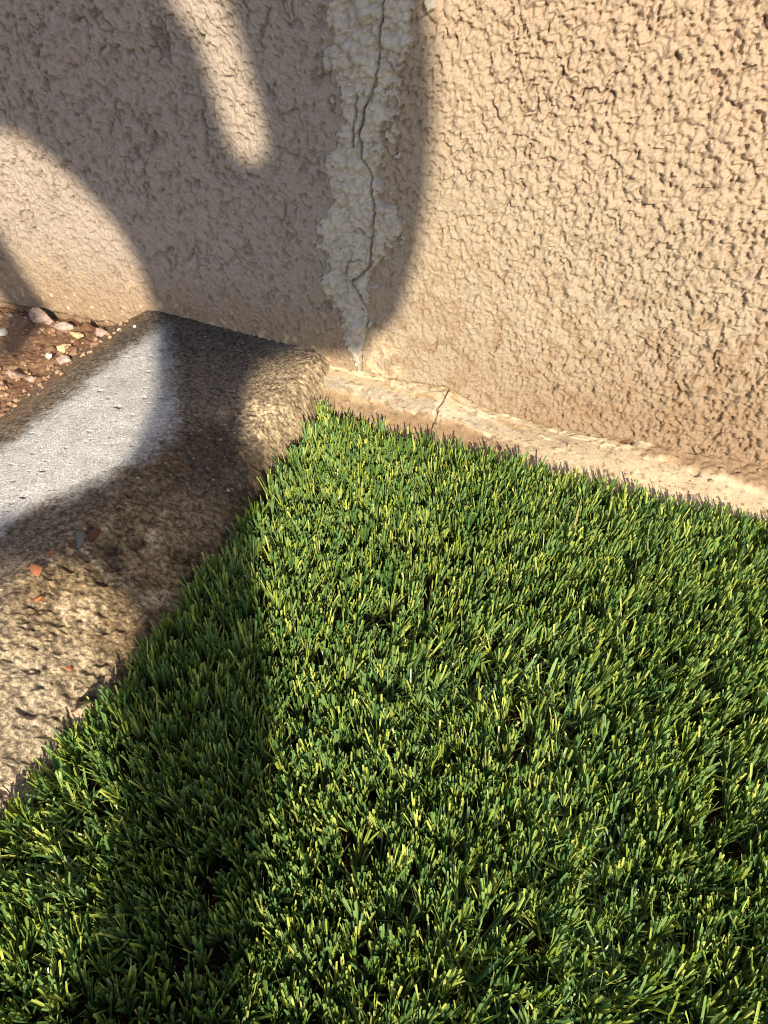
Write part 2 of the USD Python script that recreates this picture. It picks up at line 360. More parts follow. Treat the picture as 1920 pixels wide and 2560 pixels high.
base = CORNER + np.where((X < 0)[..., None], (-X)[..., None] * DL, X[..., None] * DR) + Z[..., None] * np.array([0, 0, 1.0])
nrm = lerp(NL, NR, sstep(-0.02, 0.02, X)); nrm /= np.linalg.norm(nrm, axis=-1, keepdims=True)
V = base + H[..., None] * nrm
patch = put("mortar_patch", (V.reshape(-1, 3), grid_faces(*X.shape)), M_patch, WALL, smooth=True, tint=T)
prop(patch, "rough grey beige mortar smeared down the joint, split by a crack")

# ------------------------------------------------------------------ mortar ledge at the foot of the right wall
st = 0.0013
ss = axis(-0.085, 2.6, -0.085, 0.60, st, 1.5); oo = np.arange(-0.006, 0.0961, st)
X, O = np.meshgrid(ss, oo)
zl = ledge_top(X) + 0.003 * f2(X, O * 0, 30, 2, 71)
t = np.clip(O / 0.080, 0, 1)
Zt = zl * (1 - t) + 0.011 * t + 0.006 * np.sin(np.pi * t) * (0.6 + 0.5 * f2(X, O, 14, 2, 72))
Zt += 0.0012 * f2(X, O, 110, 3, 73) + 0.0005 * f2(X, O, 420, 2, 74) - 0.003 * sstep(0.35, 0.6, f2(X, O, 42, 3, 75))
peel = sstep(0.02, 0.05, f2(X, O, 34, 4, 89, ys=1.8)) * sstep(0.05, 0.03, O)
Zt += 0.0012 * peel
smear = sstep(0.0, 0.008, 0.030 + 0.12 * (X - 0.40) - O + 0.012 * f2(X, O, 40, 3, 76)) * sstep(0.30, 0.40, X)
D = domes(ss, oo, ss[0], oo[0], st, np.random.default_rng(9).uniform((-0.085, -0.006), (0.6, 0.096), (2600, 2)), *(lambda r: (r, r, r * 0.45))(np.random.default_rng(10).lognormal(math.log(0.0034), 0.35, 2600)))
Zt += smear * (0.0045 + 0.9 * D)
cr = seg_dist(X + 0.0025 * f2(X, O, 130, 2, 77), O, [(0.119, -0.01), (0.119, 0.012), (0.117, 0.03), (0.1185, 0.09)])
Zt -= 0.005 * sstep(0.0013, 0.0004, cr)
hole = np.hypot((X - 0.436) / 1.5, O - 0.031)
Zt -= 0.006 * sstep(0.0042, 0.0024, hole)
chip = np.hypot((X - 0.350) / 1.4, O - 0.006)
Zt -= 0.004 * sstep(0.0075, 0.0055, chip)
edge_o = 0.060 + 0.022 * sstep(-0.05, 0.09, X - 0.01 + 0.02 * f2(X, O * 0, 40, 2, 78))
fade = sstep(edge_o, edge_o + 0.0055, O)
Zt = Zt * (1 - fade) - 0.02 * fade
endf = sstep(-0.060, -0.068, X + 0.003 * f2(X * 0, O, 80, 2, 79))
Zt = Zt * (1 - endf) - 0.02 * endf
T = np.broadcast_to(np.array([0.48, 0.39, 0.275]), X.shape + (3,)).copy()
och = sstep(0.02, 0.12, f2(X, O, 24, 4, 81, ys=2.0)); T = lerp(T, np.array([0.36, 0.252, 0.145]), 0.75 * och)
gry = sstep(0.02, 0.14, f2(X, O, 30, 4, 82, ys=2.6) + 0.9 * (sstep(0.012, 0.03, O) * sstep(0.05, 0.04, O) - 0.5) ) * sstep(0.42, 0.15, X + 0.05 * och); T = lerp(T, np.array([0.386, 0.344, 0.302]), 0.75 * gry)
cream = sstep(0.13, 0.2, f2(X, O, 38, 4, 83, ys=1.6)) * sstep(0.035, 0.015, O); T = lerp(T, np.array([0.588, 0.512, 0.378]), 0.7 * cream)
stone_ = sstep(0.024, 0.034, O + 0.006 * f2(X, O, 50, 3, 84)) * sstep(0.16, 0.24, X); T = lerp(T, np.array([0.504, 0.420, 0.319]), 0.85 * stone_)
foot = sstep(0.044, 0.055, O + 0.004 * f2(X, O, 60, 3, 85)) * sstep(0.26, 0.20, X); T = lerp(T, np.array([0.27, 0.190, 0.125]), 0.8 * foot)
T = lerp(T, np.array([0.265, 0.185, 0.125]), 0.9 * smear)
streak = sstep(0.006, 0.002, np.abs(O - 0.004 - 0.004 * f2(X, O, 30, 2, 86))) * sstep(0.0, 0.3, f2(X, O, 36, 3, 87)) * sstep(0.40, 0.34, X); T = lerp(T, np.array([0.605, 0.554, 0.437]), 0.7 * streak)
T = lerp(T, np.array([0.60, 0.54, 0.42]), 0.55 * peel * (1 - smear))
T *= (1 + 0.30 * f2(X, O, 330, 3, 88))[..., None]
T = lerp(T, np.array([0.16, 0.11, 0.07]), 0.6 * sstep(0.34, 0.46, f2(X, O, 190, 3, 90)))
T = lerp(T, np.array([0.084, 0.050, 0.029]), 0.7 * sstep(0.0012, 0.0004, cr))
T = lerp(T, np.array([0.521, 0.462, 0.353]), 0.7 * sstep(0.012, 0.008, np.hypot((X - 0.362) / 1.9, O - 0.008)) * sstep(0.005, 0.007, chip))
T = lerp(T, np.array([0.252, 0.143, 0.076]), sstep(0.007, 0.0055, chip))
V = CORNER + X[..., None] * DR + O[..., None] * NR + Zt[..., None] * np.array([0, 0, 1.0])
root = xf("mortar_ledge")
put("ledge_body", (V.reshape(-1, 3), grid_faces(*X.shape, flip=True)), M_ledge, root, smooth=True, tint=T)
prop(root, "cream and ochre mortar ledge sloping from the right wall down to the turf, cracked across", "ledge")
# loose mortar crumbs lodged at the joint
def lump(rng, size, jag=0.45, sub=2, flat=1.0):
    """An angular stone: the hull of random points, subdivided and roughened."""
    p = rng.normal(size=(11, 3)); p /= np.linalg.norm(p, axis=1, keepdims=True)
    p *= rng.uniform(1 - jag, 1.0, (11, 1))
    m = trimesh.Trimesh(p, process=False).convex_hull
    for _ in range(sub):
        m = m.subdivide()
    m = trimesh.Trimesh(m.vertices, m.faces, process=True)
    v = np.array(m.vertices)
    trimesh.smoothing.filter_taubin(m, iterations=1)
    v = np.array(m.vertices)
    v += (meshkit.fbm(v * 3.0 + rng.uniform(0, 99, 3), 3)[:, None] - 0.5) * 0.38 * m.vertex_normals
    e = np.ptp(v, 0)
    v = (v - v.mean(0)) / e * np.asarray(size) * np.array([1, 1, flat])
    return trimesh.Trimesh(v, m.faces, process=False)
def rot(mesh, rz, rx=0.0):
    mesh.apply_transform(trimesh.transformations.euler_matrix(rx, 0, rz))
    return mesh

# ------------------------------------------------------------------ concrete curb
st = 0.0014
uu = axis(-0.045, 0.36, -0.045, 0.36, st); vv = axis(-0.09, 1.4, -0.09, 0.72, st, 1.35)
U, Vv = np.meshgrid(uu, vv)
wig = 0.006 * f2(Vv, U * 0, 9, 2, 91) + 0.003 * f2(Vv, U * 0, 40, 2, 92)
sh = 0.006 * sstep(0.12, 0.0, Vv) - 0.004 * sstep(0.0, 0.1, Vv) - 0.012 * sstep(0.15, 0.3, Vv) - 0.006 * sstep(0.35, 0.6, Vv)     # the front foot bows slightly towards the turf
u = U - sh - wig
near = sstep(0.16, 0.02, Vv)                                    # close to the wall the front is steeper and squarer
pd = np.arange(-0.09, 0.40, 0.001)
from scipy.ndimage import gaussian_filter1d
def profile(pu, pz, soft):
    z = gaussian_filter1d(np.interp(pd, pu, pz), soft / 0.001)
    return lambda q: np.interp(np.clip(q, -0.07, 0.37), pd, z)
prof_far = profile([-0.09, -0.024, -0.019, 0.000, 0.030, 0.084, 0.10, 0.18, 0.235, 0.262, 0.325, 0.40], [-0.05, -0.03, 0.000, 0.018, 0.040, 0.0715, 0.075, 0.079, 0.0785, 0.073, 0.036, 0.015], 0.0032)
prof_near = profile([-0.09, -0.018, -0.011, -0.003, 0.011, 0.022, 0.10, 0.20, 0.25, 0.268, 0.325, 0.40], [-0.05, -0.03, 0.000, 0.022, 0.0475, 0.0565, 0.060, 0.0695, 0.073, 0.071, 0.036, 0.015], 0.0016)
near = sstep(0.30, 0.03, Vv)
zf, zn = prof_far(u), prof_near(u)
Zc = zf * (1 - near) + zn * near
face = sstep(0.105, 0.070, u + 0.045 * near + 0.012 * f2(U, Vv, 18, 2, 93))      # the rough, worn front
rough_low = sstep(0.24, 0.40, Vv + 0.3 * (0.05 - u)) * face       # crumbling part nearest the viewer
Zc += 0.0030 * f2(U, Vv, 16, 2, 94) * (0.4 + face)
Zc += face * (0.0008 * f2(U, Vv, 60, 3, 95) + 0.0008 * f2(U, Vv, 320, 2, 96)) + (1 - face) * (0.0006 * f2(U, Vv, 90, 3, 97) + 0.0002 * f2(U, Vv, 420, 2, 98))
pit = f2(U + 0.003 * f2(U, Vv, 160, 1, 99), Vv, 95, 3, 100)
rng = np.random.default_rng(12)
n = 420
pp = rng.uniform((0.07, 0.08), (0.25, 0.62), (n, 2)); rr = rng.lognormal(math.log(0.0013), 0.35, n)
nv = int((0.72 + 0.09) / st)
gn = 26000
gp = rng.uniform((-0.045, -0.09), (0.16, 0.72), (gn, 2)); gr = rng.lognormal(math.log(0.0015), 0.4, gn)
grains = np.zeros_like(Zc)
grains[:nv] = domes(uu, vv[:nv], uu[0], vv[0], st, gp, gr, gr * rng.uniform(0.8, 1.2, gn), gr * rng.uniform(0.5, 1.1, gn), 0.6)
Zc += grains * (face * (0.42 + 0.30 * rough_low) + 0.25 * (1 - face) * sstep(0.16, 0.05, Vv))
hn = 2600
hp = rng.uniform((-0.03, 0.20), (0.14, 0.72), (hn, 2)); hp = hp[f2(hp[:, 0], hp[:, 1], 28, 2, 122) > -0.12]; hn = len(hp)
hr = rng.lognormal(math.log(0.0019), 0.45, hn)
holes = np.zeros_like(Zc)
holes[:nv] = domes(uu, vv[:nv], uu[0], vv[0], st, hp, hr * rng.uniform(0.8, 1.6, hn), hr * rng.uniform(0.7, 1.3, hn), hr * rng.uniform(0.9, 1.7, hn), 0.55)
holes *= face * sstep(0.16, 0.36, Vv + 0.05 * f2(U, Vv, 20, 2, 123))
holes *= 0.7 + 0.6 * f2(U, Vv, 260, 2, 124)
Zc -= np.clip(holes, 0, 0.007)
pores = np.zeros_like(Zc)
pores[:nv] = domes(uu, vv[:nv], uu[0], vv[0], st, pp, rr, rr * rng.uniform(0.6, 1.0, n), rr, 0.6)
Zc -= 1.1 * pores
T = np.broadcast_to(np.array([0.134, 0.111, 0.091]), U.shape + (3,)).copy()
T *= (1 + 0.25 * f2(U, Vv, 22, 4, 111))[..., None]
mot = f2(U, Vv, 70, 4, 112)
dkf = face * sstep(-0.25, 0.2, f2(U, Vv, 13, 3, 113) + 0.25) * sstep(0.10, 0.2, Vv); T = lerp(T, np.array([0.050, 0.040, 0.029]), 0.88 * dkf)
blk = sstep(0.13, 0.02, Vv - 0.10 * sstep(0.12, 0.3, u) + 0.03 * mot) * sstep(0.085, 0.13, u + 0.01 * mot); T = lerp(T, np.array([0.071, 0.060, 0.055]), 0.8 * blk)
rust = face * sstep(0.1, 0.4, f2(U, Vv, 30, 3, 114)); T = lerp(T, np.array([0.134, 0.088, 0.050]), 0.5 * rust)
och = sstep(0.20, 0.14, Vv + 0.03 * mot) * sstep(0.085, 0.03, u + 0.02 * mot); T = lerp(T, np.array([0.29, 0.225, 0.155]), 0.8 * och)
T = lerp(T, np.array([0.521, 0.437, 0.302]), 0.6 * sstep(0.1, 0.35, f2(U, Vv, 45, 3, 115)) * och)
tan_ = rough_low; T = lerp(T, np.array([0.23, 0.172, 0.105]), 0.9 * tan_)
T = lerp(T, np.array([0.42, 0.345, 0.245]), 0.65 * tan_ * sstep(0.05, 0.25, f2(U, Vv, 55, 4, 116)))
T = lerp(T, np.array([0.084, 0.060, 0.035]), 0.85 * tan_ * np.maximum(sstep(0.0008, 0.0026, holes), np.maximum(sstep(0.08, 0.26, f2(U, Vv, 46, 4, 121)) * 0.75, sstep(0.20, 0.34, f2(U, Vv, 150, 3, 125)) * 0.85)))
T = lerp(T, np.array([0.36, 0.315, 0.25]), 0.6 * sstep(0.47, 0.55, Vv + 0.03 * mot) * face)
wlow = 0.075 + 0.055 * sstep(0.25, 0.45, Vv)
sunlit_wear = sstep(wlow, wlow + 0.035, u + 0.016 * f2(U, Vv, 35, 3, 117) + 0.010 * mot) * sstep(0.243, 0.214, u + 0.014 * mot) * sstep(-0.015, 0.05, Vv - 0.04 - 1.3 * np.clip(0.22 - u, 0, 1) + 0.02 * mot)   # smooth pale trowelled top; the sunlit patch is brightened in the colour too
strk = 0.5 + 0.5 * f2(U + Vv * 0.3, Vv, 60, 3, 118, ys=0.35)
T = lerp(T, lerp(np.array([0.38, 0.40, 0.45]), np.array([0.60, 0.62, 0.65]), strk), 0.93 * sunlit_wear)
T = lerp(T, np.array([0.101, 0.084, 0.084]), np.clip(pores / 0.0012, 0, 1) * 0.7 * sunlit_wear)
edge = sstep(0.250, 0.275, u + 0.005 * mot); T = lerp(T, np.array([0.202, 0.139, 0.088]), 0.8 * edge)
spk = sstep(0.44, 0.56, f2(U, Vv, 430, 2, 119)) * (1 - sunlit_wear); T = lerp(T, np.array([0.462, 0.395, 0.302]), 0.7 * spk)
T *= np.clip(1 + 1.25 * f2(U, Vv, 470, 2, 120) * (1 - 0.8 * sunlit_wear) + 0.5 * f2(U, Vv, 210, 2, 126) * (1 - 0.8 * sunlit_wear), 0.3, 1.9)[..., None]
T = np.clip(T, 0.02, 0.8)
CZ = Zc.copy()
def curb_z(u, v):
    return float(CZ[np.abs(vv - v).argmin(), np.abs(uu - u).argmin()])
def curb_pt(u, v, dz=0.0):
    return CURB_O + u * CURB_U + v * CURB_V + np.array([0, 0, curb_z(u, v) + dz])
Vt_ = CURB_O + U[..., None] * CURB_U + Vv[..., None] * CURB_V + Zc[..., None] * np.array([0, 0, 1.0])
curb = xf("concrete_curb")
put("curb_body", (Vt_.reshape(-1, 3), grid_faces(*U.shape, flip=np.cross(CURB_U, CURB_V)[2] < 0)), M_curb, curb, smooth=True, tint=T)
prop(curb, "weathered concrete curb with a pale smooth top, running from the wall beside the turf", "curb")
M_orange = plain("brick_orange", (0.40, 0.155, 0.075), grain=600, color2=(0.28, 0.11, 0.06))
M_red = plain("brick_red", (0.14, 0.06, 0.04), grain=600, color2=(0.09, 0.045, 0.033))
M_slate = plain("slate_grey", (0.15, 0.16, 0.15), grain=600, color2=(0.10, 0.11, 0.10), rough=0.5)
rng = np.random.default_rng(31)
for (m, label, u_, v_, w_, h_) in ((M_orange, "orange brick fragment set in the concrete", 0.067, 0.463, 0.0115, 0.0115), (M_orange, None, 0.049, 0.482, 0.006, 0.006),
                                   (M_orange, None, 0.070, 0.441, 0.005, 0.004), (M_red, "dark red brick fragment set in the concrete", 0.058, 0.398, 0.0135, 0.010),
                                   (M_slate, "flat grey stone chip set in the concrete", 0.0616, 0.4115, 0.007, 0.016), (M_red, None, 0.063, 0.420, 0.006, 0.0075), (M_orange, None, -0.004, 0.5154, 0.0048, 0.004)):
    w_, h_ = w_ * 1.25, h_ * 1.25
    q = rot(lump(rng, (w_, h_, min(w_, h_) * 0.9)), rng.uniform(-0.4, 0.4), 0.5)
    q.apply_translation(curb_pt(u_, v_, 0.0012))
    p = put("stone_chip" if m is M_slate else "brick_chip", q, m, curb, smooth=40)
    if label:
        prop(p, label)

# ------------------------------------------------------------------ soil behind the curb
st = 0.0016
xs = np.arange(-0.85, -0.28, st); ys = np.arange(0.60, 1.10, st)
X, Y = np.meshgrid(xs, ys)
P = np.stack([X, Y], -1)
uS = (P - CURB_O[:2]) @ CURB_U[:2]
wallD = (P - CORNER[:2]) @ NL[:2]                                  # distance in front of the left wall
Zs = SOIL_Z + 0.004 * f2(X, Y, 22, 3, 131) + 0.0022 * f2(X, Y, 90, 3, 132) + 0.0012 * f2(X, Y, 300, 2, 133)
Zs += 0.006 * sstep(0.31, 0.27, uS) - 0.006 * sstep(0.02, 0.004, wallD)
n = 6000
pts = np.random.default_rng(14).uniform((-0.85, 0.6), (-0.28, 1.1), (n, 2)); r = np.random.default_rng(15).lognormal(math.log(0.0020), 0.45, n)
Dg = domes(xs, ys, xs[0], ys[0], st, pts, r, r, r * 0.7)
Zs += Dg
T = lerp(np.array([0.155, 0.092, 0.062]), np.array([0.265, 0.170, 0.115]), sstep(-0.3, 0.4, f2(X, Y, 40, 4, 134)))
T = lerp(T, np.array([0.357, 0.255, 0.178]), 0.7 * sstep(0.30, 0.5, f2(X, Y, 130, 3, 135)))
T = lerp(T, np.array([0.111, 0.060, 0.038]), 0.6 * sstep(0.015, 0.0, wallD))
T *= (1 + 0.25 * f2(X, Y, 300, 2, 136))[..., None]
V = np.stack([X, Y, Zs], -1)
prop(put("soil", (V.reshape(-1, 3), grid_faces(*X.shape)), M_soil, smooth=True, tint=T), kind="structure")
xs2 = np.array([-3.0, -2.0, -1.4, -0.84]); ys2 = np.linspace(-0.6, 1.9, 8)
V = np.array([(x, y, 0.030) for y in ys2 for x in xs2])
prop(put("soil", (V, grid_faces(8, 4)), plain("far_soil", (0.26, 0.15, 0.09), grain=60, bump=0.003, bump_scale=120)), kind="structure")

# ------------------------------------------------------------------ loose stones
def stone_mat(nm, c, c2, grain=120):
    return plain(nm, c, color2=c2, grain=grain, rough=0.75, spec=0.35, bump=0.0006, bump_scale=500)
S_pink = stone_mat("stone_pink", (0.44, 0.345, 0.32), (0.24, 0.165, 0.145))
S_grey = stone_mat("stone_grey_pink", (0.44, 0.375, 0.355), (0.24, 0.18, 0.16))
S_white = stone_mat("stone_white", (0.74, 0.72, 0.66), (0.58, 0.55, 0.50))
S_cream = stone_mat("stone_cream", (0.68, 0.56, 0.36), (0.48, 0.34, 0.18))
S_clod = stone_mat("clod", (0.19, 0.10, 0.06), (0.10, 0.055, 0.035), 200)
S_brown = stone_mat("stone_brown", (0.34, 0.24, 0.17), (0.22, 0.14, 0.10))
S_tan = stone_mat("stone_tan", (0.58, 0.44, 0.34), (0.42, 0.29, 0.22))
rng = np.random.default_rng(77)
def soil_z(x, y):
    return float(Zs[np.abs(ys - y).argmin(), np.abs(xs - x).argmin()])
STONES = [
    ("rock", S_pink, -0.4976, 0.9609, 0.034, 0.030, 0.036, 0.3, "largest pink grey rock on the soil, against the foot of the left wall"),
    ("stone", S_grey, -0.4598, 0.9458, 0.027, 0.017, 0.014, -0.25, "long grey pink stone lying beside the largest rock"),
    ("stone", S_cream, -0.4335, 0.9235, 0.021, 0.012, 0.010, -0.5, "cream chip below the long stone, next to a dark clod"),
    ("soil_clod", S_clod, -0.424, 0.9426, 0.022, 0.020, 0.020, 0.2, "dark red brown clod of soil against the wall foot"),
    ("pebble", S_pink, -0.4035, 0.9360, 0.020, 0.016, 0.014, 0.1, "pink pebble wedged where soil, wall and curb meet"),
    ("pebble", S_white, -0.4519, 0.867, 0.0100, 0.0095, 0.011, 0.3, "small clean white pebble on the soil, left of a grey pink one"),
    ("pebble", S_grey, -0.4299, 0.8643, 0.023, 0.016, 0.014, 0.15, "grey pink pebble beside the small white pebble, near the curb"),
    ("pebble", S_brown, -0.4240, 0.8816, 0.013, 0.011, 0.009, 0.4, "small brown pebble touching the back of the grey pink pebble"),
    ("stone", S_cream, -0.4422, 0.8943, 0.019, 0.015, 0.011, 0.7, "jagged cream chip in the middle of the soil, behind the white pebble"),
    ("stone", S_pink, -0.4759, 0.8197, 0.019, 0.016, 0.016, 0.2, "rounded dusty pink stone nearest the viewer on the soil"),
    ("stone", S_pink, -0.4574, 0.815, 0.018, 0.010, 0.008, -0.4, "flat pink stone right beside the rounded one at the curb's back edge"),
    ("pebble", S_white, -0.535, 0.9206, 0.0185, 0.015, 0.012, 0.5, "pale grey pebble at the left edge of the photo"),
    ("pebble", S_grey, -0.5433, 0.9698, 0.008, 0.008, 0.009, 0.5, "tiny pale pebble standing left of the largest rock"),
    ("pebble", S_white, -0.556, 0.9472, 0.010, 0.007, 0.007, 0.2, "tiny white pebble at the left edge, above the pale grey one"),
]
for nm, mat, x, y, w_, d_, h_, rz, label in STONES:
    m = rot(lump(rng, (w_, d_, h_)), rz)
    root = xf(nm, (x, y, soil_z(x, y) + h_ * 0.20))
    put("stone_body" if nm != "soil_clod" else "clod_body", m, mat, root, smooth=24)
    prop(root, label, {"soil_clod": "clod"}.get(nm, nm))
for nm, mat, p, w_, d_, h_, label in (
        ("pebble", S_white, curb_pt(0.255, 0.070, 0.001), 0.004, 0.004, 0.0035, "tiny white pebble lying on the curb at the tip of its pale top"),
        ("pebble", S_white, curb_pt(0.285, 0.068, 0.001), 0.007, 0.004, 0.003, "sliver of white stone on the curb's back edge near the wall"),
        ("stone", S_tan, np.array([-0.2465, 0.350, 0.022]), 0.020, 0.016, 0.030, "tan stone at the curb's foot, standing in the edge of the turf")):
    root = xf(nm, p)
    put("stone_body", rot(lump(rng, (w_, d_, h_)), 0.4), mat, root, smooth=24)
    prop(root, label, nm)

# uncounted grit on the soil and at the curb's back edge
grit = []
rng = np.random.default_rng(55)
for _ in range(420):
    x, y = rng.uniform(-0.62, -0.36), rng.uniform(0.70, 1.02)
    p = np.array([x, y]); us = (p - CURB_O[:2]) @ CURB_U[:2]; wd = (p - CORNER[:2]) @ NL[:2]
    if us < 0.272 or wd < 0.006:
        continue
    s = rng.lognormal(math.log(0.0026), 0.4)
    m = trimesh.creation.icosphere(1, 1.0); m.vertices *= rng.uniform(0.6, 1.1, (len(m.vertices), 1)); m.apply_scale([s, s * 0.8, s * 0.7])
    rot(m, rng.uniform(0, 6.28)); m.apply_translation((x, y, soil_z(x, y) + 0.3 * s if us > 0.31 else max(soil_z(x, y), curb_z(us, (p - CURB_O[:2]) @ CURB_V[:2])) + 0.3 * s))
    grit.append(m)
prop(put("gravel", trimesh.util.concatenate(grit), stone_mat("grit", (0.45, 0.31, 0.22), (0.22, 0.13, 0.09), 60), smooth=30), "fine reddish grit scattered over the soil behind the curb", "gravel", kind="stuff")

# crumbs of mortar and grit fallen on the ledge and in the gap beside the turf
crumb = []
for _ in range(260):
    s_ = rng.uniform(-0.06, 0.55); o_ = rng.uniform(0.0, 0.09) if rng.random() < 0.5 else rng.uniform(0.055, 0.10)
    i_, j_ = np.abs(oo - o_).argmin(), np.abs(ss - s_).argmin()
    z_ = max(float(Zt[i_, j_]), -0.011) if o_ < 0.0955 else 0.0
    q = rng.lognormal(math.log(0.0015), 0.45)
    m = trimesh.creation.icosphere(1, 1.0); m.vertices *= rng.uniform(0.55, 1.1, (len(m.vertices), 1)); m.apply_scale([q, q * 0.8, q * 0.6])
    rot(m, rng.uniform(0, 6.28)); m.apply_translation(CORNER + s_ * DR + o_ * NR + np.array([0, 0, z_ + 0.3 * q])); crumb.append(m)
for _ in range(160):
    v_ = rng.uniform(0.05, 0.62); u_ = rng.uniform(-0.05, -0.012)
    q = rng.lognormal(math.log(0.0020), 0.45)
    m = trimesh.creation.icosphere(1, 1.0); m.vertices *= rng.uniform(0.55, 1.1, (len(m.vertices), 1)); m.apply_scale([q, q * 0.8, q * 0.6])
    rot(m, rng.uniform(0, 6.28)); m.apply_translation(CURB_O + u_ * CURB_U + v_ * CURB_V + np.array([0, 0, rng.uniform(0.0, 0.004)])); crumb.append(m)
prop(put("mortar_crumbs", trimesh.util.concatenate(crumb), stone_mat("crumb", (0.46, 0.36, 0.26), (0.28, 0.19, 0.12), 60), smooth=30), "fine tan crumbs of mortar along the ledge and the curb's foot", "crumbs", kind="stuff")

# ------------------------------------------------------------------ artificial turf
TURF_POLY = []
for v in np.linspace(-0.02, 1.4, 60):                              # along the curb's front foot, as built
    k = np.abs(vv - v).argmin()
    row = CZ[k]; i = np.argmax(row > 0.004)
    q = CURB_O + (uu[i] - 0.011) * CURB_U + v * CURB_V
    if v > 0.075: TURF_POLY.append((q[0], q[1]))
turf_in = [tuple((CORNER + s * DR + 0.092 * NR)[:2]) for s in np.linspace(0.95, -0.06, 30)]
poly = shapely.Polygon(turf_in + TURF_POLY + [(-0.62, -0.35), (0.95, -0.35)]).buffer(0)
if poly.geom_type != "Polygon": poly = max(poly.geoms, key=lambda q: q.area)
bv = np.array(poly.buffer(0.004).exterior.coords)[:-1]
tri = trimesh.creation.triangulate_polygon(shapely.Polygon(bv), engine="earcut")
prop(put("turf_backing", (np.column_stack([tri[0], np.full(len(tri[0]), 0.0)]), tri[1]), M_backing), kind="structure")

def blade(rng, L, wd, lean, az, bend, base, curl=0.0, segs=4, vee=0.35, tip=0.75):
    """A strip blade with a fold along its middle and a cut tip; returns vertices and triangles."""
    t = np.linspace(0, 1, segs + 1)
    ang = lean + bend * t ** 1.5
    dx = np.concatenate([[0], np.cumsum(np.sin((ang[1:] + ang[:-1]) / 2) * L / segs)])
    dz = np.concatenate([[0], np.cumsum(np.cos((ang[1:] + ang[:-1]) / 2) * L / segs)])
    face = az + rng.uniform(-1.2, 1.2) + curl * t * rng.choice([-1, 1])
    W = wd * np.interp(t, [0, 0.3, 1], [0.8, 1.0, tip]) / 2
    dirh = np.array([math.cos(az), math.sin(az)])
    cen = np.column_stack([base[0] + dx * dirh[0], base[1] + dx * dirh[1], dz])
    sd = np.column_stack([-np.sin(face), np.cos(face), np.zeros_like(t)])
    nm = np.column_stack([np.cos(face) * np.cos(ang), np.sin(face) * np.cos(ang), -np.sin(ang)])
    a_, b_ = cen - sd * W[:, None], cen + sd * W[:, None]
    m_ = cen + nm * (W * vee)[:, None]
    cut = rng.uniform(-0.25, 0.25) * wd
    a_[-1, 2] += cut; b_[-1, 2] -= cut
    v = np.stack([a_, m_, b_], 1).reshape(-1, 3)
    f = []
    for i in range(segs):
        p = 3 * i
        f += [(p, p + 1, p + 4), (p, p + 4, p + 3), (p + 1, p + 2, p + 5), (p + 1, p + 5, p + 4)]
    return v, np.array(f)
def joined(parts):
    vs, fs, k = [], [], 0
    for v, f in parts:
        vs.append(v); fs.append(f + k); k += len(v)
    return np.vstack(vs), np.vstack(fs)
GR = UsdGeom.PointInstancer.Define(stage, "/World/grass")
N_PROTO = 26
rng = np.random.default_rng(3)
for k in range(N_PROTO):
    root = UsdGeom.Xform.Define(stage, f"/World/grass/tuft_{k:03d}" if k else "/World/grass/tuft").GetPrim()
    GR.CreatePrototypesRel().AddTarget(root.GetPath())
    flat = k >= 20                                               # trodden, splayed tufts
    parts = {"g": [], "l": [], "t": []}
    for j in range(17):
        kind = "l" if rng.random() < 0.45 else "g"
        lean = abs(rng.normal(0, 0.17)) + (rng.uniform(0.25, 0.9) if flat else 0.0)
        L = rng.normal(0.0315, 0.0042) * (0.9 if flat else 1.0)
        az = rng.uniform(0, 2 * math.pi)
        base = rng.normal(0, 0.0013, 2)
        parts[kind].append(blade(rng, L, rng.uniform(0.0016, 0.0024) * (0.88 if kind == "l" else 1.08), lean, az, rng.uniform(-0.1, 0.28), base, curl=rng.uniform(0, 1.0), vee=rng.uniform(0.15, 0.5), tip=rng.uniform(0.65, 0.95)))
    for j in range(7):
        parts["t"].append(blade(rng, rng.uniform(0.010, 0.022), 0.0008, rng.uniform(0.3, 1.2), rng.uniform(0, 6.28), rng.uniform(0.5, 1.8), rng.normal(0, 0.002, 2), curl=3.0, segs=5))
    for key, nm_, mt in (("g", "green_blade", M_green), ("l", "lime_blade", M_lime), ("t", "thatch", M_thatch)):
        if parts[key]:
            put(nm_, joined(parts[key]), mt, root)
sp = 0.0101
gx, gy = np.meshgrid(np.arange(-0.75, 0.95, sp), np.arange(-0.35, 0.95, sp))
pos = np.column_stack([gx.ravel(), gy.ravel()]) + rng.normal(0, sp * 0.28, (gx.size, 2))
c_, s_ = math.cos(-0.31), math.sin(-0.31)
pos = pos @ np.array([[c_, s_], [-s_, c_]])
pos = np.vstack([pos, pos + [0.0, 1.0], pos + [0.0, -0.6]])
pos = pos[shapely.contains_xy(poly.buffer(-0.001), pos[:, 0], pos[:, 1])]
pos = pos[np.unique(np.round(pos / 0.003), axis=0, return_index=True)[1]]
keep_t = cKDTree(pos)
drop = set()
for i, j in sorted(keep_t.query_pairs(0.0064)):
    if i not in drop: drop.add(j)
pos = np.delete(pos, sorted(drop), 0)
PX, PY = pos[:, 0], pos[:, 1]
fld = f2(PX, PY, 7.0, 3, 141); thin = f2(PX, PY, 16, 3, 142)
